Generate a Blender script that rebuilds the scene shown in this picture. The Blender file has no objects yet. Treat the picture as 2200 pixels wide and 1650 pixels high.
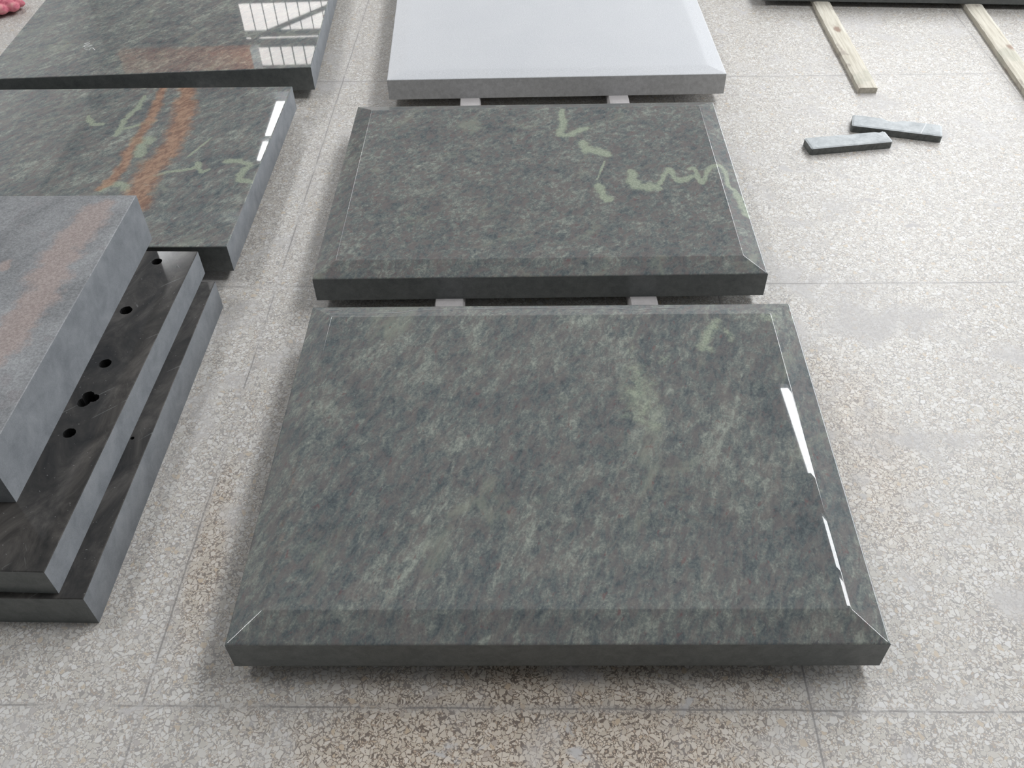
import bpy, bmesh, math, random
import numpy as np
from mathutils import Matrix, Vector

sc = bpy.context.scene
col = sc.collection
random.seed(7)

# ------------------------------------------------------------------ camera
cam_d = bpy.data.cameras.new('camera')
cam_d.sensor_fit = 'HORIZONTAL'
cam_d.sensor_width = 36.0
cam_d.lens = 36.0 * 1929.5 / 2200.0
cam = bpy.data.objects.new('camera', cam_d)
col.objects.link(cam)
TH, ROLL = math.radians(45.0473), math.radians(-1.7852)
F = Vector((0, math.cos(TH), -math.sin(TH)))
U = Vector((0, math.sin(TH), math.cos(TH)))
R = Vector((1, 0, 0))
cr, sr = math.cos(ROLL), math.sin(ROLL)
RX, UY = cr * R + sr * U, cr * U - sr * R
M = Matrix((RX, UY, -F)).transposed().to_4x4()
M.translation = Vector((0, 0, 1.6))
cam.matrix_world = M
sc.camera = cam

# ------------------------------------------------------------------ light set-up
SKY = 12.0          # radiance of the roof lights
SIDE = 4.2          # radiance of the right-hand windows
GABLE = 2.7         # radiance of the frosted gable panels
w = bpy.data.worlds.new('world')
w.use_nodes = True
w.node_tree.nodes['Background'].inputs[0].default_value = (.75, .8, .9, 1)
w.node_tree.nodes['Background'].inputs[1].default_value = .6
sc.world = w
vs = sc.view_settings
vs.view_transform = 'Standard'
vs.look = 'None'
vs.exposure = 0.55
vs.gamma = 1.0
vs.use_curve_mapping = False

# ------------------------------------------------------------------ node helpers
class NT:
    def __init__(s, name):
        s.m = bpy.data.materials.new(name)
        s.m.use_nodes = True
        s.t = s.m.node_tree
        s.b = s.t.nodes['Principled BSDF']
    def n(s, typ, **kw):
        nd = s.t.nodes.new(typ)
        for k, v in kw.items():
            setattr(nd, k, v)
        return nd
    def put(s, sock, v):
        if v is None: return
        if hasattr(v, 'is_output'):
            s.t.links.new(v, sock)
        else:
            sock.default_value = v
    def math(s, op, a, b=None, c=None, clamp=False):
        nd = s.n('ShaderNodeMath', operation=op, use_clamp=clamp)
        s.put(nd.inputs[0], a); s.put(nd.inputs[1], b); s.put(nd.inputs[2], c)
        return nd.outputs[0]
    def coord(s, kind='Object'):
        return s.n('ShaderNodeTexCoord').outputs[kind]
    def mapping(s, v, loc=(0, 0, 0), rot=(0, 0, 0), scale=(1, 1, 1)):
        nd = s.n('ShaderNodeMapping')
        s.put(nd.inputs[0], v)
        nd.inputs[1].default_value = loc
        nd.inputs[2].default_value = rot
        nd.inputs[3].default_value = scale
        return nd.outputs[0]
    def noise(s, v, scale, detail=4, rough=.55, dist=0.0, out=0):
        nd = s.n('ShaderNodeTexNoise')
        s.put(nd.inputs['Vector'], v)
        nd.inputs['Scale'].default_value = scale
        nd.inputs['Detail'].default_value = detail
        nd.inputs['Roughness'].default_value = rough
        nd.inputs['Distortion'].default_value = dist
        return nd.outputs[out]
    def voro(s, v, scale, feature='F1', rnd=1.0):
        nd = s.n('ShaderNodeTexVoronoi', feature=feature)
        s.put(nd.inputs['Vector'], v)
        nd.inputs['Scale'].default_value = scale
        nd.inputs['Randomness'].default_value = rnd
        return nd
    def ramp(s, v, stops, interp='LINEAR'):
        nd = s.n('ShaderNodeValToRGB')
        s.put(nd.inputs[0], v)
        cr = nd.color_ramp
        cr.interpolation = interp
        while len(cr.elements) < len(stops):
            cr.elements.new(.5)
        for e, (p, c) in zip(cr.elements, stops):
            e.position = p
            e.color = (c[0], c[1], c[2], 1) if isinstance(c, tuple) else (c, c, c, 1)
        return nd.outputs[0]
    def step(s, v, a, b):
        nd = s.n('ShaderNodeMapRange', interpolation_type='SMOOTHSTEP')
        s.put(nd.inputs[0], v)
        nd.inputs[1].default_value = a
        nd.inputs[2].default_value = b
        return nd.outputs[0]
    def mix(s, f, a, b, mode='MIX'):
        nd = s.n('ShaderNodeMix', data_type='RGBA', blend_type=mode)
        s.put(nd.inputs[0], f)
        for k, v in ((6, a), (7, b)):
            if isinstance(v, tuple): v = (*v[:3], 1)
            s.put(nd.inputs[k], v)
        return nd.outputs[2]
    def attr(s, name):
        return s.n('ShaderNodeAttribute', attribute_name=name).outputs['Fac']
    def bump(s, h, strength, dist=.002):
        nd = s.n('ShaderNodeBump')
        s.put(nd.inputs['Height'], h)
        nd.inputs['Strength'].default_value = strength
        nd.inputs['Distance'].default_value = dist
        s.t.links.new(nd.outputs[0], s.b.inputs['Normal'])
    def out(s, color=None, rough=None, spec=None):
        if isinstance(color, tuple): color = (*color[:3], 1)
        s.put(s.b.inputs['Base Color'], color)
        s.put(s.b.inputs['Roughness'], rough)
        s.put(s.b.inputs['Specular IOR Level'], spec)
        return s.m

def plain(name, c, rough=.6, spec=.3):
    return NT(name).out(c, rough, spec)

def emitter(name, c, strength):
    k = NT(name)
    k.out((.6, .6, .6), .6)
    k.b.inputs['Emission Color'].default_value = (*c, 1)
    k.b.inputs['Emission Strength'].default_value = strength
    return k.m

# ------------------------------------------------------------------ stone materials
def granite(name, flow=.35, seed=0., gain=1.0, rough=.07, spec=.5, purple=.62, stretch=.45):
    """green polished granite: mottled slate / green / purple-brown, streaked along one direction,
    red garnet specks; pale veins and rust bands come from mesh attributes"""
    k = NT(name)
    co = k.mapping(k.coord(), loc=(seed, seed * .7, 0))
    st = k.mapping(k.mapping(co, rot=(0, 0, flow)), scale=(1.0, stretch, 1.0))
    big = k.noise(st, 10, 6, .66, .6)
    mid = k.noise(st, 66, 6, .74, .5)
    fin = k.noise(co, 210, 3, .65)
    v = k.math('ADD', k.math('MULTIPLY', big, .34), k.math('ADD', k.math('MULTIPLY', mid, .46), k.math('MULTIPLY', fin, .20)))
    g = gain
    base = k.ramp(v, [(.36, (.036 * g, .043 * g, .048 * g)), (.455, (.066 * g, .077 * g, .080 * g)),
                      (.52, (.102 * g, .111 * g, .105 * g)), (.58, (.158 * g, .171 * g, .152 * g)), (.67, (.22 * g, .24 * g, .205 * g))])
    pm = k.step(k.noise(k.mapping(st, loc=(3.1, 1.7, 0)), 46, 7, .75, .8), .44, .60)
    base = k.mix(k.math('MULTIPLY', pm, purple), base, (.098 * g, .086 * g, .084 * g))
    dk = k.step(k.noise(k.mapping(st, loc=(9.1, 5.7, 0)), 80, 4, .7, .4), .55, .70)
    base = k.mix(k.math('MULTIPLY', dk, .55), base, (.040 * g, .046 * g, .052 * g))
    yg = k.step(k.noise(k.mapping(st, loc=(1.3, 8.8, 0)), 8, 6, .68, .6), .56, .70)
    base = k.mix(k.math('MULTIPLY', yg, .5), base, (.160 * g, .170 * g, .138 * g))
    red = k.step(k.noise(k.mapping(st, loc=(5.3, 2.2, 0)), 70, 3, .6, .3), .62, .74)
    base = k.mix(k.math('MULTIPLY', red, .55), base, (.165, .085, .085))
    wob = k.noise(co, 55, 6, .7, .5)
    def veined(at, lo, hi):
        a_ = k.attr(at)
        ww = k.math('MULTIPLY', k.math('SUBTRACT', wob, .5), .95)
        return k.step(k.math('ADD', a_, k.math('MULTIPLY', ww, k.step(a_, 0, .35))), lo, hi)
    vm = veined('vein', .34, .80)
    vc = k.mix(k.step(fin, .35, .6), (.235, .275, .21), (.36, .40, .31))
    base = k.mix(k.math('MULTIPLY', vm, .85), base, vc)
    rm = veined('rust', .25, .8)
    rc = k.mix(k.step(mid, .4, .6), (.24, .14, .10), (.40, .25, .17))
    base = k.mix(k.math('MULTIPLY', rm, .82), base, rc)
    dust = k.step(k.noise(co, 230, 2, .5), .735, .76)
    base = k.mix(k.math('MULTIPLY', dust, .5), base, (.35, .36, .36))
    return k.out(base, rough, spec)

def honed(name, c1, c2, scale=26, rough=.55, spec=.35, grain=.0):
    """matt sawn / honed stone face, soft clouds and fine grain"""
    k = NT(name)
    co = k.coord()
    n1 = k.noise(co, scale, 5, .65, .4)
    n2 = k.noise(co, 420, 2, .5)
    v = k.math('ADD', k.math('MULTIPLY', n1, .7), k.math('MULTIPLY', n2, .3))
    c = k.ramp(v, [(.34, c1), (.66, c2)])
    if grain:
        k.bump(n2, grain, .001)
    return k.out(c, rough, spec)

MAT = {}
MAT['granite_front'] = granite('granite_front', .38, 0.0, 1.62, rough=.012)
MAT['granite_veined'] = granite('granite_veined', .68, 4.2, 1.65, purple=.85, rough=.13, spec=.42, stretch=.68)
MAT['granite_left'] = granite('granite_left', .62, 8.6, 1.85, purple=.75, rough=.02)
MAT['granite_rear'] = granite('granite_rear', .62, 12.4, 1.9, purple=.6, rough=.02)
MAT['granite_edge'] = honed('granite_edge', (.098, .108, .109), (.172, .183, .18), 45, .3, .45)
MAT['sawn_blue'] = honed('sawn_blue', (.145, .156, .170), (.235, .247, .262), 18, .6, .3)
MAT['grey_edge'] = honed('grey_edge', (.44, .44, .445), (.62, .62, .625), 60, .7, .25)

def pale_granite():
    k = NT('pale_granite')
    co = k.coord()
    n1 = k.noise(co, 4, 5, .6, .5)
    n2 = k.noise(co, 260, 3, .6)
    c = k.mix(n1, (.59, .605, .635), (.67, .68, .70))
    c = k.mix(k.step(n2, .36, .66), k.mix(.25, c, (.25, .26, .28)), c)
    sc1 = k.step(k.noise(k.mapping(k.mapping(co, rot=(0, 0, -.3)), scale=(1, 14, 1)), 6, 3, .6, .2), .66, .72)
    c = k.mix(k.math('MULTIPLY', sc1, .25), c, (.74, .75, .76))
    k.bump(n2, .12, .001)
    return k.out(c, .42, .4)
MAT['pale_granite'] = pale_granite()

def flamed():
    k = NT('flamed_granite')
    co = k.coord()
    n1 = k.noise(k.mapping(k.mapping(co, rot=(0, 0, .6)), scale=(1, .5, 1)), 9, 5, .65, .6)
    n2 = k.noise(co, 190, 4, .75)
    c = k.ramp(n1, [(.32, (.20, .208, .216)), (.5, (.295, .303, .312)), (.68, (.375, .385, .395))])
    pm = k.step(k.noise(k.mapping(co, loc=(2, 6, 0)), 13, 5, .6, .5), .54, .68)
    c = k.mix(k.math('MULTIPLY', pm, .45), c, (.27, .245, .25))
    wob = k.noise(co, 40, 5, .7)
    ra = k.attr('rust')
    rm = k.step(k.math('ADD', ra, k.math('MULTIPLY', k.math('SUBTRACT', wob, .5), k.math('MULTIPLY', k.step(ra, 0, .3), 1.0))), .3, .7)
    c = k.mix(k.math('MULTIPLY', rm, .8), c, (.42, .335, .305))
    c = k.mix(k.step(n2, .38, .64), k.mix(.34, c, (.06, .06, .065)), k.mix(.15, c, (.42, .43, .45)))
    k.bump(n2, .5, .002)
    return k.out(c, .75, .3)
MAT['flamed_granite'] = flamed()

def dusty_black():
    k = NT('dusty_black_stone')
    co = k.coord()
    n1 = k.noise(k.mapping(k.mapping(co, rot=(0, 0, .4)), scale=(1, .6, 1)), 11, 6, .68, .7)
    c = k.ramp(n1, [(.33, (.022, .022, .023)), (.48, (.045, .043, .041)), (.62, (.085, .079, .074)), (.78, (.14, .13, .12))])
    fl = k.step(k.noise(co, 150, 3, .6), .69, .74)
    c = k.mix(k.math('MULTIPLY', fl, .6), c, (.30, .30, .30))
    s1 = k.noise(k.mapping(k.mapping(co, rot=(0, 0, .9)), scale=(16, 1, 1)), 5, 2, .5, .15)
    s2 = k.noise(k.mapping(k.mapping(co, rot=(0, 0, -.5)), scale=(20, 1.2, 1)), 4, 2, .5, .2)
    sm = k.math('MAXIMUM', k.step(s1, .715, .73), k.step(s2, .72, .735))
    c = k.mix(k.math('MULTIPLY', sm, .3), c, (.26, .27, .27))
    sp = k.step(k.noise(k.mapping(co, loc=(3, 3, 0)), 26, 4, .6, .6), .68, .76)
    c = k.mix(k.math('MULTIPLY', sp, .35), c, (.25, .25, .25))
    r = k.math('ADD', .10, k.math('MULTIPLY', k.math('ADD', fl, sp), .3))
    return k.out(c, r, .5)
MAT['dusty_black'] = dusty_black()
MAT['hole_dark'] = plain('hole_dark', (.012, .012, .012), .8, .2)
MAT['painted_reflection'] = plain('painted_reflection', (.42, .42, .43), .7, .2)  # pale tint of the modelled reflection on the front slab
MAT['chalk'] = plain('chalk', (.75, .76, .77), .9, .1)

def wood():
    k = NT('pale_timber')
    co = k.coord()
    g = k.noise(k.mapping(co, scale=(40, 2.2, 30)), 3, 5, .6, .4)
    c = k.ramp(g, [(.3, (.52, .48, .40)), (.5, (.66, .62, .53)), (.72, (.75, .72, .64))])
    d = k.step(k.noise(k.mapping(co, loc=(1.3, .4, 0), scale=(1.6, 1, 1)), 9, 4, .6, .5), .58, .68)
    c = k.mix(k.math('MULTIPLY', d, .5), c, (.30, .25, .22))
    gr = k.step(k.noise(k.mapping(co, loc=(7.3, 2.4, 0)), 5, 4, .6), .56, .66)
    c = k.mix(k.math('MULTIPLY', gr, .35), c, (.36, .38, .31))
    kn = k.voro(k.mapping(co, loc=(.02, .33, 0), scale=(1, .5, 1)), 13)
    ks = k.math('ADD', kn.outputs['Distance'], k.math('MULTIPLY', k.noise(co, 60, 3, .6), .14))
    c = k.mix(k.math('MULTIPLY', k.step(ks, .33, .20), .75), c, (.27, .16, .12))
    return k.out(c, .8, .2)
MAT['wood'] = wood()
MAT['bearer_wood'] = honed('bearer_wood', (.55, .52, .52), (.72, .69, .69), 22, .8, .2)
MAT['offcut_top'] = honed('offcut_top', (.34, .365, .38), (.60, .63, .64), 24, .55, .35)
MAT['offcut_side'] = honed('offcut_side', (.08, .088, .085), (.20, .21, .20), 60, .5, .4)

def cloth():
    k = NT('pink_cloth')
    co = k.coord()
    n = k.noise(co, 30, 4, .6, .5)
    c = k.ramp(n, [(.3, (.50, .10, .16)), (.5, (.72, .24, .30)), (.7, (.80, .42, .40))])
    k.bump(k.noise(co, 300, 3, .6), .5, .002)
    return k.out(c, .9, .1)
MAT['cloth'] = cloth()

def terrazzo():
    k = NT('terrazzo')
    co = k.coord()
    warp = k.n('ShaderNodeVectorMath', operation='MULTIPLY_ADD')
    k.t.links.new(k.noise(co, 42, 1.5, .5, 0, 1), warp.inputs[0])
    warp.inputs[1].default_value = (.016, .016, 0)
    k.t.links.new(co, warp.inputs[2])
    p = k.mapping(warp.outputs[0], scale=(1, 1, 0.0))
    # large chips
    e1 = k.voro(p, 104, 'DISTANCE_TO_EDGE').outputs['Distance']
    f1 = k.voro(p, 104, 'F1')
    rnd = k.n('ShaderNodeSeparateColor'); k.t.links.new(f1.outputs['Color'], rnd.inputs[0])
    chip1 = k.step(k.math('SUBTRACT', e1, k.math('MULTIPLY', k.math('POWER', rnd.outputs[1], 1.5), .24)), .018, .07)
    # small chips in the gaps
    p2 = k.mapping(p, loc=(3.3, 1.1, 0))
    e2 = k.voro(p2, 235, 'DISTANCE_TO_EDGE').outputs['Distance']
    f2 = k.voro(p2, 235, 'F1')
    rnd2 = k.n('ShaderNodeSeparateColor'); k.t.links.new(f2.outputs['Color'], rnd2.inputs[0])
    chip2 = k.math('MULTIPLY', k.step(e2, .05, .15), k.step(rnd2.outputs[0], .18, .22))
    cc1 = k.ramp(rnd.outputs[0], [(0, (.56, .535, .49)), (.3, (.67, .655, .625)), (.6, (.62, .60, .565)), (.82, (.69, .68, .665)), (.92, (.56, .48, .38)), (.96, (.46, .43, .41)), (1, (.62, .55, .43))], 'CONSTANT')
    cc2 = k.ramp(rnd2.outputs[1], [(0, (.62, .57, .50)), (.5, (.68, .65, .60)), (.85, (.46, .38, .31)), (1, (.38, .36, .35))], 'CONSTANT')
    # how clean / damp the matrix is
    sep = k.n('ShaderNodeSeparateXYZ'); k.t.links.new(co, sep.inputs[0])
    X, Y = sep.outputs[0], sep.outputs[1]
    n_big = k.noise(co, 1.7, 5, .6, .4)
    n_mid = k.noise(co, 7, 5, .62, .5)
    def blob(cx, cy, rx, ry):
        a = k.math('DIVIDE', k.math('SUBTRACT', X, cx), rx)
        b = k.math('DIVIDE', k.math('SUBTRACT', Y, cy), ry)
        d = k.math('SQRT', k.math('ADD', k.math('MULTIPLY', a, a), k.math('MULTIPLY', b, b)))
        d = k.math('ADD', d, k.math('MULTIPLY', k.math('SUBTRACT', n_mid, .5), 1.0))
        return k.step(d, 1.15, .45)
    damp = k.math('MAXIMUM', blob(.02, .66, .55, .22), k.math('MAXIMUM', k.math('MULTIPLY', blob(.80, 1.38, .14, .34), .5), k.math('MULTIPLY', blob(-.66, 1.12, .05, .26), .6)))
    matrix = k.mix(n_mid, (.27, .25, .235), (.42, .40, .385))
    matrix = k.mix(k.math('MULTIPLY', damp, .9), matrix, (.12, .09, .07))
    c = k.mix(chip2, matrix, cc2)
    c = k.mix(chip1, c, cc1)
    c = k.mix(k.math('MULTIPLY', damp, .45), c, k.mix(1.0, c, (.92, .72, .50), 'MULTIPLY'))
    # cement dust ground into the surface
    dm = k.step(k.math('ADD', k.math('MULTIPLY', n_mid, .55), k.math('MULTIPLY', n_big, .45)), .50, .64)
    dm2 = k.step(k.noise(k.mapping(co, loc=(4, 9, 0)), 11, 6, .65, .8), .60, .70)
    dmask = k.math('MAXIMUM', k.math('MULTIPLY', dm, .6), k.math('MULTIPLY', dm2, .85))
    dmask = k.math('ADD', dmask, .12)
    c = k.mix(dmask, c, (.53, .515, .51))
    # casting joints of the 1.24 m bays
    def joint(v, off, ang):
        a = k.math('ADD', v, off)
        a = k.math('ADD', a, k.math('MULTIPLY', k.math('SUBTRACT', k.noise(co, 9, 3, .5), .5), .006))
        m_ = k.math('PINGPONG', a, 1.2425 / 2)
        return m_
    ca, sa = math.cos(math.radians(-2.3)), math.sin(math.radians(-2.3))
    xr = k.math('ADD', k.math('MULTIPLY', X, ca), k.math('MULTIPLY', Y, sa))
    yr = k.math('SUBTRACT', k.math('MULTIPLY', Y, ca), k.math('MULTIPLY', X, sa))
    jx = joint(xr, -.501 + 1.2425 * 6, 0)
    jy = joint(yr, -.748 + 1.2425 * 6, 0)
    j = k.math('MINIMUM', jx, jy)
    halo = k.step(j, .012, .004)
    c = k.mix(k.math('MULTIPLY', halo, .3), c, (.46, .44, .43))
    line = k.math('MULTIPLY', k.step(j, .0026, .0012), k.step(n_mid, .36, .52))
    c = k.mix(k.math('MULTIPLY', line, .65), c, (.20, .19, .185))
    rough = k.math('ADD', .34, k.math('MULTIPLY', dmask, .25))
    return k.out(c, rough, .35)
MAT['terrazzo'] = terrazzo()

# ------------------------------------------------------------------ object helpers
def tag(o, label, cat, group=None):
    o['kind'] = 'thing'
    o['label'] = label
    o['category'] = cat
    if group: o['group'] = group
    return o

def struct(o, label=None):
    o['kind'] = 'structure'
    if label: o['label'] = label
    return o

def link(name, me, mats, parent=None, loc=(0, 0, 0), rotz=0.0):
    for m in mats: me.materials.append(m)
    o = bpy.data.objects.new(name, me)
    o.location = loc
    o.rotation_euler = (0, 0, rotz)
    if parent is not None: o.parent = parent
    col.objects.link(o)
    return o

def bm_box(bm, x0, x1, y0, y1, z0, z1, mi=0, bevel=0.0, seg=2):
    r = bmesh.ops.create_cube(bm, size=1.0)
    vsx = r['verts']
    for v in vsx:
        v.co = Vector(((x0 + x1) / 2 + v.co.x * (x1 - x0), (y0 + y1) / 2 + v.co.y * (y1 - y0), (z0 + z1) / 2 + v.co.z * (z1 - z0)))
    fs = {f for v in vsx for f in v.link_faces}
    for f in fs: f.material_index = mi
    if bevel:
        es = {e for v in vsx for e in v.link_edges}
        bmesh.ops.bevel(bm, geom=list(es), offset=bevel, segments=seg, affect='EDGES', profile=.5)
    return vsx

def box_obj(name, dims, mats, parent=None, bevel=0.0):
    bm = bmesh.new()
    bm_box(bm, *dims, bevel=bevel)
    me = bpy.data.meshes.new(name)
    bm.to_mesh(me); bm.free()
    return link(name, me, mats, parent)

def poly_mask(P, strokes, seed=3):
    """1 on the centre line of a set of wandering strokes, falling to 0 at twice their half-width"""
    rnd = np.random.RandomState(seed)
    out = np.zeros(len(P))
    for st in strokes:
        wd, pts = st[0], np.array(st[1], float)
        amp = st[2] if len(st) > 2 else 1.0
        # resample along a smooth curve, then let it wander a little
        ext = np.vstack([2 * pts[0] - pts[1], pts, 2 * pts[-1] - pts[-2]])
        fine = []
        for i in range(1, len(ext) - 2):
            p0, p1, p2, p3 = ext[i - 1:i + 3]
            for t in np.linspace(0, 1, 8, endpoint=False):
                fine.append(.5 * (2 * p1 + (p2 - p0) * t * .8 + (2 * p0 - 5 * p1 + 4 * p2 - p3) * t * t * .8 + (3 * p1 - p0 - 3 * p2 + p3) * t ** 3 * .8 + (p2 - p1) * .2 * 2 * t))
        fine.append(pts[-1])
        fine = np.array(fine)
        jit = rnd.normal(0, wd * .22, fine.shape)
        fine = fine + jit
        n = len(fine)
        wv = wd * (.75 + .5 * np.abs(np.sin(np.arange(n) * .55 + rnd.rand() * 6))) * (.6 + .4 * np.minimum(1, np.minimum(np.arange(n), n - 1 - np.arange(n)) / 3))
        lo, hi = fine.min(0) - .1, fine.max(0) + .1
        sel = np.where(((P > lo) & (P < hi)).all(1))[0]
        if len(sel) == 0: continue
        Q = P[sel]; o_ = np.zeros(len(sel))
        for i in range(n - 1):
            a, b = fine[i], fine[i + 1]
            ab = b - a
            t = np.clip(((Q - a) @ ab) / (ab @ ab + 1e-12), 0, 1)
            d = np.linalg.norm(Q - a - t[:, None] * ab, axis=1)
            wl_ = wv[i] * (1 - t) + wv[i + 1] * t
            o_ = np.maximum(o_, np.clip(1 - d / (2 * wl_), 0, 1))
        out[sel] = np.maximum(out[sel], o_ * amp)
    return out

def slab(name, quad, z0, zt, m_top, m_front, m_side, m_back=None, inset=0.0, rise=0.0, cell=.006,
         vein=(), rust=(), round_=.0016, arris=.002):
    """a stone slab on a footprint FL, FR, BR, BL; the top may carry a wide sloping border
    (rise over inset) round a raised flat field.  One closed mesh."""
    q = [np.array(c, float) for c in quad]
    c0 = sum(q) / 4
    wd = (np.linalg.norm(q[1] - q[0]) + np.linalg.norm(q[2] - q[3])) / 2
    dp = (np.linalg.norm(q[3] - q[0]) + np.linalg.norm(q[2] - q[1])) / 2
    def lines(L):
        bc = min(cell, .0025)
        edge = [0, arris * .4, arris]
        if inset:
            e2 = list(np.linspace(arris, inset - round_, max(3, int(inset / bc)))[1:])
            e3 = [inset - round_ * .5, inset, inset + round_ * .5, inset + round_]
            edge = edge + e2 + e3
        a = edge[-1]
        n = max(2, int((L - 2 * a) / cell))
        mid = list(np.linspace(a, L - a, n + 1))[1:-1]
        return np.array(edge + mid + [L - e for e in reversed(edge)])
    S, T = lines(wd), lines(dp)
    ss, tt = np.meshgrid(S, T)
    dx = np.minimum(ss, wd - ss); dy = np.minimum(tt, dp - tt)
    k = .0035
    h = np.clip(.5 + .5 * (dy - dx) / k, 0, 1)
    d = dy * (1 - h) + dx * h - k * h * (1 - h) * .5
    Z = np.full_like(ss, zt)
    if inset:
        def soft(x):       # min(x, inset) with a rounded knee
            r = round_
            u = np.clip((x - (inset - r)) / (2 * r), 0, 1)
            return np.where(x < inset - r, x, (inset - r) + 2 * r * (u - u * u / 2))
        Z = zt + rise * soft(d) / inset
    dd = np.minimum(dx, dy)
    a = np.clip(1 - dd / arris, 0, 1)
    Z = Z - arris * .7 * a * a
    u = (ss / wd)[..., None]; v = (tt / dp)[..., None]
    XY = (1 - u) * (1 - v) * q[0] + u * (1 - v) * q[1] + u * v * q[2] + (1 - u) * v * q[3]
    ny, nx = ss.shape
    top = np.concatenate([XY - c0, (Z - z0)[..., None]], 2).reshape(-1, 3)
    idx = np.arange(nx * ny).reshape(ny, nx)
    verts = [top]
    base = nx * ny
    ring = np.concatenate([idx[0, :-1], idx[:-1, -1], idx[-1, :0:-1], idx[:0:-1, 0]])
    bot = top[ring].copy(); bot[:, 2] = 0
    verts.append(bot)
    faces = []; mats = []
    cx, cy = nx // 2, ny // 2
    for j in range(ny - 1):
        for i in range(nx - 1):
            a_, b_, c_, d_ = idx[j, i], idx[j, i + 1], idx[j + 1, i + 1], idx[j + 1, i]
            if inset and min(S[i], wd - S[i + 1]) < inset + .01 and min(T[j], dp - T[j + 1]) < inset + .01:
                if (i < cx) == (j < cy):
                    faces += [(a_, b_, c_), (a_, c_, d_)]
                else:
                    faces += [(a_, b_, d_), (b_, c_, d_)]
                mats += [0, 0]
            else:
                faces.append((a_, b_, c_, d_)); mats.append(0)
    n = len(ring)
    sides = [1] * (nx - 1) + [2] * (ny - 1) + [3] * (nx - 1) + [2] * (ny - 1)
    for i in range(n):
        j = (i + 1) % n
        faces.append((int(ring[j]), int(ring[i]), base + i, base + j)); mats.append(sides[i])
    faces.append(tuple(base + i for i in reversed(range(n)))); mats.append(3)
    me = bpy.data.meshes.new(name)
    me.from_pydata(np.concatenate(verts).tolist(), [], [tuple(int(t) for t in f) for f in faces])
    me.update()
    me.polygons.foreach_set('material_index', mats)
    me.polygons.foreach_set('use_smooth', [m_i == 0 and inset > 0 for m_i in mats])
    rim = set()
    for i in range(n):
        a1, b1 = int(ring[i]), int(ring[(i + 1) % n])
        rim.add((min(a1, b1), max(a1, b1)))
    nv = np.empty(len(me.edges) * 2, dtype=np.int32)
    me.edges.foreach_get('vertices', nv)
    nv = np.sort(nv.reshape(-1, 2), 1)
    sh = me.attributes.new('sharp_edge', 'BOOLEAN', 'EDGE')
    sh.data.foreach_set('value', [(int(p_[0]), int(p_[1])) in rim for p_ in nv])
    P = np.concatenate(verts)[:, :2] + c0
    for nm, ln in (('vein', vein), ('rust', rust)):
        if ln:
            at = me.attributes.new(nm, 'FLOAT', 'POINT')
            at.data.foreach_set('value', poly_mask(P, ln).astype(np.float32))
    return link(name, me, [m_top, m_front, m_side, m_back or m_front], None, (c0[0], c0[1], z0))

def rect(x, y, r, w_, d_):
    """footprint from the front-right corner"""
    ex = np.array([math.cos(r), math.sin(r)]); ey = np.array([-math.sin(r), math.cos(r)])
    fr = np.array([x, y])
    return [fr - w_ * ex, fr, fr + d_ * ey, fr - w_ * ex + d_ * ey]

# ------------------------------------------------------------------ the hall
def room_box(name, dims, m, label=None):
    return struct(box_obj(name, dims, [m]), label)

MAT['plaster'] = honed('plaster', (.58, .58, .57), (.66, .66, .65), 3, .9, .2)
MAT['plaster_dark'] = honed('plaster_dark', (.34, .34, .34), (.42, .42, .42), 3, .9, .2)
MAT['roof_sheet'] = honed('roof_sheet', (.28, .285, .29), (.34, .345, .35), 2, .8, .2)
MAT['steel'] = plain('steel_grey', (.20, .21, .22), .6, .3)
MAT['orange_paint'] = plain('orange_paint', (.75, .22, .06), .5, .4)
MAT['white_paint'] = plain('white_paint', (.75, .75, .74), .6, .3)
MAT['roof_light'] = emitter('roof_light', (.97, .985, 1.0), SKY)
MAT['side_light'] = emitter('side_light', (.93, .965, 1.0), SIDE)
MAT['gable_light'] = emitter('gable_light', (1.0, .95, .92), GABLE)

me = bpy.data.meshes.new('floor')
me.from_pydata([(-9, -6, 0), (9, -6, 0), (9, 20, 0), (-9, 20, 0)], [], [(0, 1, 2, 3)])
floor = struct(link('floor', me, [MAT['terrazzo']]))
ZC = 8.05
room_box('wall_left', (-9.2, -9, -6, 20, 0, ZC), MAT['plaster'])
room_box('wall_right', (9, 9.2, -6, 20, 0, ZC), MAT['plaster_dark'])
room_box('wall_front', (-9.2, 9.2, -6.2, -6, 0, ZC), MAT['plaster_dark'])
room_box('wall_back', (-9.2, 9.2, 20, 20.2, 0, ZC + .3), MAT['plaster_dark'])
room_box('ceiling', (-9.2, 9.2, -6.2, 20.2, ZC, ZC + .15), MAT['roof_sheet'])
# roof lights: two long strips of translucent sheet let into the roof
def pane(name, verts, m):
    me = bpy.data.meshes.new(name)
    me.from_pydata(verts, [], [(0, 1, 2, 3)])
    return struct(link(name, me, [m]))
zp = ZC - .012
pane('window_1', [(3.90, 5.4, zp), (3.90, 9.1, zp), (6.4, 9.1, zp), (6.4, 5.4, zp)], MAT['roof_light'])
pane('window_2', [(-4.94, 15.9, zp), (-4.94, 18.3, zp), (-4.1, 18.3, zp), (-4.1, 15.9, zp)], MAT['roof_light'])
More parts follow.
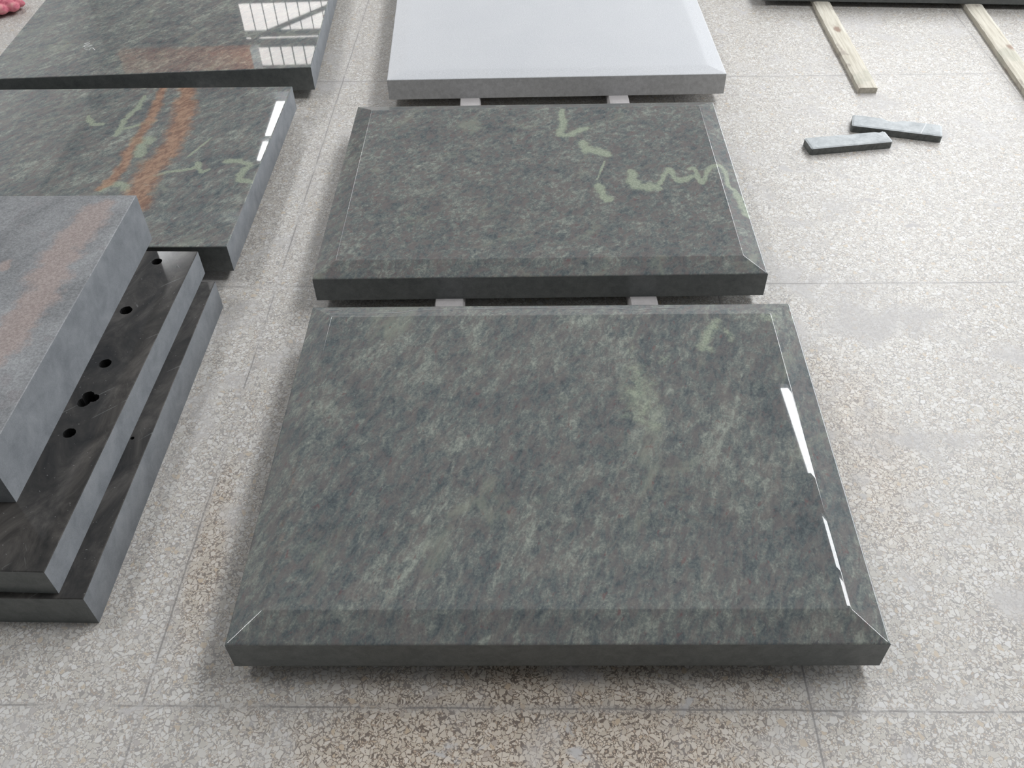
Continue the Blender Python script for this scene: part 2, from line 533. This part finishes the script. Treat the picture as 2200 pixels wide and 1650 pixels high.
# right-hand wall windows
pane('window_3', [(8.985, 2.0, .7), (8.985, 2.0, 3.7), (8.985, 17.0, 3.7), (8.985, 17.0, .7)], MAT['side_light'])
pane('added_roof_pane', [(5.6, 9.6, zp), (5.6, 18.2, zp), (7.8, 18.2, zp), (7.8, 9.6, zp)], MAT['roof_light'])  # added, unseen roof pane that brightens the far right floor
pane('window_6', [(4.6, .6, zp), (4.6, 3.4, zp), (6.4, 3.4, zp), (6.4, .6, zp)], MAT['roof_light'])
pane('window_7', [(-6.2, 1.6, zp), (-6.2, 3.8, zp), (-4.8, 3.8, zp), (-4.8, 1.6, zp)], MAT['roof_light'])
pane('added_sliver_pane', [(-6.9, 12.2, zp), (-6.9, 12.97, zp), (-5.45, 12.96, zp), (-5.45, 12.94, zp)], MAT['roof_light'])  # added sliver in the roof, shaped to give the drilled slab a bright corner
pane('window_9', [(-4.80, 11.6, zp), (-4.80, 15.75, zp), (-4.1, 15.75, zp), (-4.1, 11.6, zp)], MAT['roof_light'])
# frosted gable panels high in the far wall, with steel behind and in front
pane('window_4', [(-5.75, 19.985, 5.5), (-2.6, 19.985, 5.5), (-2.6, 19.985, 8.0), (-5.75, 19.985, 8.0)], MAT['gable_light'])
n_trim = 0
def beam(x0, x1, y0, y1, z0, z1, m='steel'):
    global n_trim
    n_trim += 1
    return room_box('trim_%d' % n_trim, (x0, x1, y0, y1, z0, z1), MAT[m])
beam(-9, 9, 6.80, 7.44, ZC - .10, ZC - .014)          # roof girder
beam(-9, 9, 13.6, 13.9, ZC - .35, ZC - .02)
beam(-9, 9, 18.35, 18.62, ZC - .22, ZC - .02)
for yy in (5.90, 9.10, 11.2, 15.0, 16.6):
    beam(3.6, 8.8, yy, yy + .10, ZC - .10, ZC - .014)
    beam(-5.3, -3.2, yy, yy + .10, ZC - .10, ZC - .014)
beam(-6.0, -2.4, 19.9, 19.97, 7.17, 7.30)
beam(-6.0, -2.4, 19.9, 19.97, 7.36, 7.54)
beam(-6.0, -2.4, 19.9, 19.97, 6.45, 6.55)
k = 0
for xx in np.arange(-5.55, -2.6, .26):
    beam(xx, xx + .022, 19.94, 19.975, 7.55, 8.0)
    beam(xx + .05, xx + .065, 19.94, 19.975, 6.2, 7.2)
bm = bmesh.new()
bm_box(bm, -1.35, 1.35, 19.91, 19.955, -.045, .045)
bmesh.ops.rotate(bm, verts=bm.verts, cent=(0, 19.93, 0), matrix=Matrix.Rotation(math.radians(20), 3, 'Y'))
bmesh.ops.translate(bm, verts=bm.verts, vec=(-4.35, 0, 6.88))
me = bpy.data.meshes.new('trim'); bm.to_mesh(me); bm.free()
n_trim += 1
struct(link('trim_%d' % n_trim, me, [MAT['steel']]))
beam(-8.2, -5.38, 18.75, 18.95, 7.05, ZC - .03, 'orange_paint')   # crane girder
beam(-5.38, -5.24, 18.75, 18.95, 7.05, ZC - .03, 'white_paint')

# ------------------------------------------------------------------ the big slabs
VEIN_B=[
(0.012, [(0.192, 2.751), (0.192, 2.654), (0.179, 2.6), (0.198, 2.586), (0.23, 2.604), (0.273, 2.628)]) ,
(0.016, [(0.246, 2.544), (0.262, 2.492), (0.294, 2.484), (0.321, 2.457)]) ,
(0.004, [(0.309, 2.433), (0.273, 2.322)]) ,
(0.012, [(0.271, 2.299), (0.28, 2.265), (0.289, 2.22), (0.303, 2.214)]) ,
(0.016, [(0.379, 2.363), (0.38, 2.293), (0.412, 2.274), (0.443, 2.272)]) ,
(0.008, [(0.443, 2.272), (0.478, 2.339), (0.501, 2.368), (0.506, 2.315), (0.53, 2.307)]) ,
(0.011, [(0.505, 2.311), (0.53, 2.307), (0.559, 2.329)]) ,
(0.008, [(0.552, 2.365), (0.571, 2.364), (0.58, 2.287), (0.612, 2.361), (0.645, 2.383), (0.663, 2.358), (0.657, 2.277), (0.683, 2.253)]) ,
(0.013, [(0.678, 2.259), (0.682, 2.187), (0.686, 2.134)]) ,
(0.05, [(-0.30, 2.165), (-0.231, 2.131)], .45) ,
(0.03, [(-0.16, 2.66), (-0.055, 2.642)], .4) ,
(0.025, [(0.0, 2.66), (0.085, 2.647)], .45) ,
]
VEIN_D=[
(0.01, [(-1.408, 2.823), (-1.375, 2.769), (-1.337, 2.761)]) ,
(0.01, [(-1.247, 2.956), (-1.253, 2.857), (-1.273, 2.794), (-1.273, 2.721), (-1.271, 2.681)]) ,
(0.008, [(-1.273, 2.721), (-1.231, 2.739), (-1.2, 2.758), (-1.167, 2.771)]) ,
(0.02, [(-1.203, 2.657), (-1.164, 2.644), (-1.172, 2.596), (-1.158, 2.548)]) ,
(0.013, [(-1.224, 2.355), (-1.211, 2.388), (-1.167, 2.386), (-1.141, 2.346)]) ,
(0.007, [(-1.092, 2.425), (-1.049, 2.45), (-0.998, 2.456), (-0.967, 2.472), (-0.959, 2.499), (-0.941, 2.443), (-0.916, 2.46)]) ,
(0.011, [(-0.881, 2.504), (-0.847, 2.506), (-0.797, 2.476), (-0.809, 2.436), (-0.815, 2.392), (-0.76, 2.376)]) ,
(0.005, [(-1.002, 2.539), (-0.952, 2.651)]) ,
]
RUST_D=[
(0.016, [(-1.201, 3.035), (-1.187, 2.831), (-1.191, 2.686), (-1.199, 2.569), (-1.199, 2.432), (-1.227, 2.364)]) ,
(0.032, [(-1.117, 3.029), (-1.075, 2.781), (-1.077, 2.6), (-1.096, 2.479), (-1.111, 2.374), (-1.086, 2.264)]) ,
]
VEIN_A=[
(0.015, [(0.301, 1.645), (0.281, 1.509)], .5) ,
(0.045, [(0.294, 1.485), (0.296, 1.409), (0.294, 1.331)], .6) ,
(0.02, [(0.334, 1.523), (0.372, 1.536)], .55) ,
(0.016, [(0.512, 1.667), (0.489, 1.63), (0.462, 1.57), (0.477, 1.564)], .75) ,
(0.013, [(0.526, 1.628), (0.53, 1.585)], .7) ,
(0.02, [(0.621, 1.668), (0.665, 1.679)], .6) ,
(0.03, [(0.156, 1.591), (0.135, 1.527)], .4) ,
]
RUST_A=[
(0.012, [(-0.465, 0.947), (-0.467, 1.088), (-0.466, 1.259)], .38) ,
]
RUST_F=[
(0.034, [(-1.053, 1.997), (-1.065, 1.9), (-1.082, 1.817), (-1.081, 1.705), (-1.088, 1.585), (-1.096, 1.497), (-1.107, 1.406)]) ,
(0.012, [(-1.202, 1.767), (-1.211, 1.731)]) ,
]
CHALK = [(-1.58, 3.402), (-1.596, 3.385), (-1.574, 3.386), (-1.593, 3.369), (-1.56, 3.369), (-1.592, 3.363), (-1.579, 3.351), (-1.563, 3.367), (-1.564, 3.333), (-1.584, 3.343), (-1.561, 3.33), (-1.559, 3.347), (-1.551, 3.347), (-1.536, 3.326)]
HOLES2 = [(-0.931, 1.933, 0.0135), (-0.957, 1.735, 0.0155), (-0.952, 1.543, 0.0145), (-0.959, 1.438, 0.0135), (-0.963, 1.418, 0.0145), (-0.944, 1.43, 0.012), (-0.965, 1.325, 0.014)]
HOLES1 = [(-0.865, 1.372, .0045)]
G_SLAB = 'finished granite slabs laid out on the floor'
A_Q = [(-.540, .833), (.666, .794), (.711, 1.742), (-.507, 1.786)]
B_Q = [(-.526, 1.909), (.687, 1.872), (.710, 2.807), (-.497, 2.849)]
C_Q = [(-.412, 3.036), (.793, 3.004), (.800, 4.30), (-.435, 4.33)]
oA = slab('granite_block', A_Q, .035, .1134, MAT['granite_front'], MAT['granite_edge'], MAT['granite_edge'], inset=.061, rise=.020, vein=VEIN_A, rust=RUST_A)
tag(oA, 'polished green granite slab with a sloping chamfered border, nearest the camera', 'stone slab', G_SLAB)
oB = slab('granite_block', B_Q, .035, .1084, MAT['granite_veined'], MAT['granite_edge'], MAT['granite_edge'], inset=.057, rise=.018, vein=VEIN_B)
tag(oB, 'green granite slab with pale zigzag veins, between the nearest slab and the light grey slab', 'stone slab', G_SLAB)
oC = slab('granite_block', C_Q, .035, .1101, MAT['pale_granite'], MAT['grey_edge'], MAT['grey_edge'], inset=.06, rise=.006, cell=.02, round_=.008)
tag(oC, 'light grey honed granite slab with matt grey front edge', 'stone slab', G_SLAB)
oD = slab('granite_block', rect(-.7812, 2.0528, -.0429, 1.5, .9397), .035, .1202, MAT['granite_left'], MAT['granite_edge'], MAT['sawn_blue'], vein=VEIN_D, rust=RUST_D, arris=.003)
tag(oD, 'dark polished granite slab crossed by two orange rust bands, partly behind the stack', 'stone slab', G_SLAB)
oE = slab('granite_block', rect(-.6939, 3.1313, .0144, 1.1924, 1.45), .035, .1227, MAT['granite_rear'], MAT['granite_edge'], MAT['sawn_blue'], arris=.003, cell=.02)
tag(oE, 'dark polished granite slab with a white chalk scribble on top', 'stone slab', G_SLAB)
gq = rect(3.6, 3.5456, -.1166, 2.5, 1.0)
oG = slab('granite_block', gq, .022, .10, MAT['granite_rear'], MAT['granite_edge'], MAT['granite_edge'], cell=.03)
tag(oG, 'dark slab edge at the top right, lying across two timber planks', 'stone slab', G_SLAB)

# chalk scribble on the rear-left slab
cu = bpy.data.curves.new('chalk_mark', 'CURVE')
cu.dimensions = '3D'; cu.bevel_depth = .0013; cu.bevel_resolution = 1
for seg_ in (CHALK[:3], CHALK[2:6], CHALK[5:8], CHALK[9:12] + CHALK[12:]):
    sp = cu.splines.new('POLY'); sp.points.add(len(seg_) - 1)
    for p_, (x, y) in zip(sp.points, seg_):
        p_.co = (x - oE.location.x, y - oE.location.y, .1227 - .035 + .0004, 1)
co_ = bpy.data.objects.new('chalk_mark_curve', cu); col.objects.link(co_)
dg = bpy.context.evaluated_depsgraph_get()
me = bpy.data.meshes.new_from_object(co_.evaluated_get(dg)); me.name = 'chalk_mark'
for v in me.vertices: v.co.z = .1227 - .035 + .0003 + (v.co.z - (.1227 - .035 + .0004)) * .25
bpy.data.objects.remove(co_); me.materials.clear()
ch = link('chalk_mark', me, [MAT['chalk']], oE)
ch['label'] = 'white chalk scribble'

REFLECTION_LINE = [(-0.4758, 1.7699), (-0.4455, 1.7657), (-0.4267, 1.7575), (-0.4522, 1.7424), (-0.3953, 1.7397), (-0.3007, 1.737), (-0.2714, 1.7392), (-0.2483, 1.749), (-0.2306, 1.7499), (-0.1881, 1.7515), (-0.1253, 1.7513), (-0.0957, 1.7489), (-0.02, 1.7517), (0.0852, 1.7466), (0.1239, 1.742), (0.147, 1.7336), (0.1626, 1.7383), (0.2191, 1.7374), (0.2729, 1.733), (0.2934, 1.7266), (0.3291, 1.7213), (0.3465, 1.7286), (0.3831, 1.7295), (0.429, 1.7301)]
cu = bpy.data.curves.new('reflection_line', 'CURVE')  # bright reflection along the back bevel, built as a thin pale strip
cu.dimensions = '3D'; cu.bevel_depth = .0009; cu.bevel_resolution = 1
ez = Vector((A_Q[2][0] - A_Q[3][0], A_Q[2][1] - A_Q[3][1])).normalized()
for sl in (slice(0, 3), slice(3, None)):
    sg = REFLECTION_LINE[sl]
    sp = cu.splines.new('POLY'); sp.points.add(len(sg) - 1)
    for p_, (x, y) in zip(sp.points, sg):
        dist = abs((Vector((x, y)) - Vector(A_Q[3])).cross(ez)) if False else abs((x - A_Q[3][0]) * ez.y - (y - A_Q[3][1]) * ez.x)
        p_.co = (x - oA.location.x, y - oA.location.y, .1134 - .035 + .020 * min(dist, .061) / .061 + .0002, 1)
co_ = bpy.data.objects.new('reflection_line_curve', cu); col.objects.link(co_)
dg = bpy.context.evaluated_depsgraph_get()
me = bpy.data.meshes.new_from_object(co_.evaluated_get(dg)); me.name = 'reflection_line'
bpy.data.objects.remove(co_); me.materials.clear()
wl = link('reflection_line', me, [MAT['painted_reflection']], oA)
wl['label'] = 'thin white strip modelled as a reflection'

# ------------------------------------------------------------------ the stack on the left
Z1, Z2, Z3 = .0899, .0899 + .0746, .0899 + .0746 + .1394
G_ST = 'stone blocks piled in the left stack'
o1 = slab('stone_block', rect(-.845, .9547, -.0491, 1.2, .983), 0, Z1, MAT['dusty_black'], MAT['granite_edge'], MAT['sawn_blue'], cell=.03)
tag(o1, 'dark stone slab at the bottom of the left stack, resting on the floor', 'stone slab', G_ST)
o2 = slab('stone_block', rect(-.8968, .9688, -.0646, 1.2, 1.0069), Z1, Z2, MAT['dusty_black'], MAT['granite_edge'], MAT['sawn_blue'], cell=.03)
tag(o2, 'dusty black slab with drilled round holes, in the middle of the left stack', 'stone slab', G_ST)
o3 = slab('stone_block', rect(-1.0115, 1.1387, -.0456, 1.2, .9), Z2, Z3, MAT['flamed_granite'], MAT['sawn_blue'], MAT['sawn_blue'], cell=.012, rust=RUST_F)
tag(o3, 'thick rough-topped grey slab with a pink band, on top of the left stack', 'stone slab', G_ST)

def drill(o, holes, depth, ztop):
    bm = bmesh.new()
    for x, y, r in holes:
        m_ = Matrix.Translation((x - o.location.x, y - o.location.y, ztop - o.location.z))
        rr = bmesh.ops.create_cone(bm, cap_ends=True, segments=28, radius1=r, radius2=r, depth=depth * 2, matrix=m_)
        for v in rr['verts']:
            v.co += Vector((random.uniform(-1, 1), random.uniform(-1, 1), 0)) * r * .05
    me = bpy.data.meshes.new('cut'); bm.to_mesh(me); bm.free()
    me.materials.append(MAT['hole_dark'])
    c = bpy.data.objects.new('cut', me); c.location = o.location; col.objects.link(c)
    md = o.modifiers.new('drill', 'BOOLEAN'); md.operation = 'DIFFERENCE'; md.object = c; md.solver = 'EXACT'
    md.material_mode = 'TRANSFER'; md.use_self = True
    bpy.context.view_layer.update()
    dg = bpy.context.evaluated_depsgraph_get()
    new = bpy.data.meshes.new_from_object(o.evaluated_get(dg))
    o.modifiers.clear()
    old = o.data; o.data = new; new.name = o.name
    bpy.data.objects.remove(c); bpy.data.meshes.remove(old)
drill(o2, HOLES2, .05, Z2)
drill(o1, HOLES1, .05, Z1)

# ------------------------------------------------------------------ bearers under the slabs
G_BE = 'pale timber bearers under the slabs'
def bearer(xa, xb, y0, y1, h, label, slant=0.0):
    bm = bmesh.new()
    hw = (xb - xa) / 2; cx = (xa + xb) / 2; cy = (y0 + y1) / 2
    L = (y1 - y0)
    prof = [(-hw, 0), (hw, 0), (hw, h * .55), (hw * .88, h), (-hw * .88, h), (-hw, h * .55)]
    n = 24
    rows = []
    for i in range(n + 1):
        t = i / n
        wob = .0010 * math.sin(t * 17 + xa * 40)
        rows.append([bm.verts.new((px + wob + slant * (t - .5) * L, (t - .5) * L, pz)) for px, pz in prof])
    m_ = len(prof)
    for i in range(n):
        for j in range(m_):
            bm.faces.new((rows[i][j], rows[i][(j + 1) % m_], rows[i + 1][(j + 1) % m_], rows[i + 1][j]))
    bm.faces.new(rows[0][::-1]); bm.faces.new(rows[-1])
    bmesh.ops.recalc_face_normals(bm, faces=bm.faces)
    me = bpy.data.meshes.new('timber_bearer'); bm.to_mesh(me); bm.free()
    o = link('timber_bearer', me, [MAT['bearer_wood']], None, (cx, cy, 0))
    return tag(o, label, 'timber bearer', G_BE)
bearer(-.205, -.122, 1.00, 2.72, .035, 'pale timber bearer in the gap behind the nearest slab, left of the two', -.0)
bearer(.323, .403, 1.00, 2.72, .035, 'pale timber bearer in the gap behind the nearest slab, right of the two', .0)
bearer(-.157, -.081, 2.745, 4.2, .035, 'pale timber bearer in front of the light grey slab, left of the two')
bearer(.377, .455, 2.745, 4.2, .035, 'pale timber bearer in front of the light grey slab, right of the two')
bearer(-1.95, -1.87, 2.2, 4.35, .035, 'timber bearer hidden under the left polished slabs, nearer the left side')
bearer(-1.15, -1.07, 2.2, 4.35, .035, 'timber bearer hidden under the left polished slabs, nearer the right side')

# ------------------------------------------------------------------ timber planks
G_PL = 'timber planks under the far right slab'
def plank(x, y, rot, wd, L, h, label, worn=0.0, seed=0):
    rnd = random.Random(seed)
    bm = bmesh.new()
    n, m_ = 60, 6
    grid = []
    for i in range(n + 1):
        t = i / n
        row = []
        wob = .0018 * math.sin(t * 9 + seed) + rnd.uniform(-.0006, .0006)
        cut = 0
        for j in range(m_ + 1):
            u = j / m_
            zz = h + rnd.uniform(-.0004, .0004)
            if j in (0, m_): zz -= .0015 + worn * .5 * rnd.random() * .004
            row.append(((u - 1 if False else u) * wd + wob, t * L, zz))
        grid.append(row)
    top = [[bm.verts.new(p) for p in r] for r in grid]
    bot = [[bm.verts.new((p[0], p[1], 0)) for p in (r[0], r[-1])] for r in grid]
    for i in range(n):
        for j in range(m_):
            bm.faces.new((top[i][j], top[i][j + 1], top[i + 1][j + 1], top[i + 1][j]))
        bm.faces.new((bot[i][0], top[i][0], top[i + 1][0], bot[i + 1][0]))
        bm.faces.new((top[i][-1], bot[i][1], bot[i + 1][1], top[i + 1][-1]))
        bm.faces.new((bot[i][1], bot[i][0], bot[i + 1][0], bot[i + 1][1]))
    bm.faces.new([bot[0][0]] + [bot[0][1]] + top[0][::-1])
    bm.faces.new([bot[-1][1]] + [bot[-1][0]] + top[-1])
    bmesh.ops.recalc_face_normals(bm, faces=bm.faces)
    me = bpy.data.meshes.new('timber_plank'); bm.to_mesh(me); bm.free()
    o = link('timber_plank', me, [MAT['wood']], None, (x, y, 0), rot)
    return tag(o, label, 'plank', G_PL)
plank(1.3613 - .0676, 3.0412, -.0477, .0676, 1.5, .0217, 'pale knotty plank whose sawn end shows, left of the two planks', .5, 1)
plank(1.8888 - .0679, 2.30, -.0851, .0679, 2.2, .0217, 'pale plank running out of the frame on the right edge', 1, 2)

# ------------------------------------------------------------------ offcuts
G_OF = 'grey stone offcuts on the bare floor'
def offcut(x, y, rot, wd, dp, h, label, seed, notch):
    """small sawn strip with worn, chipped arrises; origin front-right corner"""
    rnd = random.Random(seed)
    bm = bmesh.new()
    nx, ny = 44, 12
    top = []
    for j in range(ny + 1):
        row = []
        for i in range(nx + 1):
            u, v = i / nx, j / ny
            X = (u - 1) * wd; Y = v * dp
            e = min(u * wd, (1 - u) * wd, v * dp, (1 - v) * dp)
            z = h - .0022 * max(0, 1 - e / .005) ** 2 + rnd.uniform(-.0002, .0002)
            # chipped back arris
            for c, s, a in notch:
                g = math.exp(-((u - c) / s) ** 2) * a
                if v > .5:
                    Y -= g * (v - .5) * 2
                    z -= g * .35 * max(0, (v - .6) / .4)
            row.append([X, Y, z])
        top.append(row)
    # knock the four corners round
    for j in (0, ny):
        for i in (0, nx):
            top[j][i][0] += (.003 if i == 0 else -.003); top[j][i][1] += (.002 if j == 0 else -.002); top[j][i][2] -= .002
    tv = [[bm.verts.new(p) for p in r] for r in top]
    ring = [tv[0][i] for i in range(nx)] + [tv[j][nx] for j in range(ny)] + [tv[ny][i] for i in range(nx, 0, -1)] + [tv[j][0] for j in range(ny, 0, -1)]
    mid = [bm.verts.new((v.co.x + rnd.uniform(-.0006, .0006), v.co.y + rnd.uniform(-.0006, .0006), h * .45)) for v in ring]
    bot = [bm.verts.new((v.co.x, v.co.y, 0)) for v in ring]
    for j in range(ny):
        for i in range(nx):
            bm.faces.new((tv[j][i], tv[j][i + 1], tv[j + 1][i + 1], tv[j + 1][i]))
    n = len(ring)
    for a, b in ((ring, mid), (mid, bot)):
        for i in range(n):
            f = bm.faces.new((a[(i + 1) % n], a[i], b[i], b[(i + 1) % n])); f.material_index = 1
    f = bm.faces.new(bot[::-1]); f.material_index = 1
    bmesh.ops.recalc_face_normals(bm, faces=bm.faces)
    me = bpy.data.meshes.new('stone_offcut'); bm.to_mesh(me); bm.free()
    o = link('stone_offcut', me, [MAT['offcut_top'], MAT['offcut_side']], None, (x, y, 0), rot)
    return tag(o, label, 'stone offcut', G_OF)
of1 = offcut(1.2953, 2.6574, .1068, .2817, .0711, .0258, 'grey stone offcut with whitish scuffs, the nearer of two on the bare floor', 3, [(.93, .03, .004), (.55, .05, .003)])
of2 = offcut(1.4677, 2.6807, -.3145, .2921, .0782, .0258, 'grey stone offcut with a white line across it, the farther of two', 4, [(.47, .07, .010), (.40, .03, .006)])
# scribed white line on the farther one
a = Vector((1.401, 2.701, 0)); b = Vector((1.448, 2.775, 0))
inv = (Matrix.Translation(of2.location) @ Matrix.Rotation(-.3145, 4, 'Z')).inverted()
a, b = inv @ a, inv @ b
nrm = Vector((-(b - a).y, (b - a).x, 0)).normalized() * .0016
bm = bmesh.new()
lo = [bm.verts.new((p.x, p.y, .0252)) for p in (a - nrm, a + nrm, b + nrm, b - nrm)]
hi = [bm.verts.new((p.x, p.y, .0264)) for p in (a - nrm, a + nrm, b + nrm, b - nrm)]
bm.faces.new(hi)
for i in range(4): bm.faces.new((lo[i], lo[(i + 1) % 4], hi[(i + 1) % 4], hi[i]))
bmesh.ops.recalc_face_normals(bm, faces=bm.faces)
me = bpy.data.meshes.new('white_line'); bm.to_mesh(me); bm.free()
wl = link('white_line', me, [MAT['chalk']], of2)
wl['label'] = 'white marking line'

# ------------------------------------------------------------------ pink cloth top left
def cloth_roll():
    """crumpled cloth: several soft folds fanning out of one knot, one remeshed surface"""
    bm = bmesh.new()
    rnd = random.Random(5)
    folds = [((-.10, .03, .035), (.035, -.075, .022), .026), ((-.09, .06, .04), (.075, -.045, .024), .028), ((-.12, .0, .03), (-.01, -.10, .020), .024),
             ((-.09, .08, .035), (.085, .005, .020), .024), ((-.14, .05, .035), (-.06, -.09, .022), .026)]
    for a, b, r in folds:
        a, b = Vector(a), Vector(b)
        prev = None
        ax = (b - a).normalized(); sd = ax.cross(Vector((0, 0, 1))).normalized(); up = sd.cross(ax)
        for i in range(15):
            t = i / 14
            c = a.lerp(b, t) + Vector((0, 0, .006 * math.sin(t * 7 + r * 300)))
            rr = r * (1 - .15 * t) * (math.sqrt(max(0, 1 - (max(0, (t - .8) / .2)) ** 2)) * .8 + .2)
            ring = []
            for j in range(16):
                q = 2 * math.pi * j / 16
                k_ = rr * (1 + .10 * math.sin(3 * q + t * 5 + r * 200))
                p = c + sd * math.cos(q) * k_ * 1.15 + up * math.sin(q) * k_ * .85
                p.z = max(p.z, .001)
                ring.append(bm.verts.new(p))
            if prev:
                for j in range(16):
                    bm.faces.new((prev[j], prev[(j + 1) % 16], ring[(j + 1) % 16], ring[j]))
            else:
                bm.faces.new(ring[::-1])
            prev = ring
        bm.faces.new(prev)
    me = bpy.data.meshes.new('cloth'); bm.to_mesh(me); bm.free()
    o = bpy.data.objects.new('tmp', me); col.objects.link(o)
    md = o.modifiers.new('r', 'REMESH'); md.mode = 'VOXEL'; md.voxel_size = .004; md.use_smooth_shade = True
    sm = o.modifiers.new('s', 'SMOOTH'); sm.factor = .5; sm.iterations = 4
    bpy.context.view_layer.update()
    new = bpy.data.meshes.new_from_object(o.evaluated_get(bpy.context.evaluated_depsgraph_get()))
    bpy.data.objects.remove(o)
    z = min(v.co.z for v in new.vertices)
    for v in new.vertices: v.co.z -= z
    new.name = 'pink_cloth'
    return new
pk = link('pink_cloth', cloth_roll(), [MAT['cloth']], None, (-2.185, 4.03, 0))
tag(pk, 'crumpled pink cloth lying on the floor in the top left corner', 'cloth')
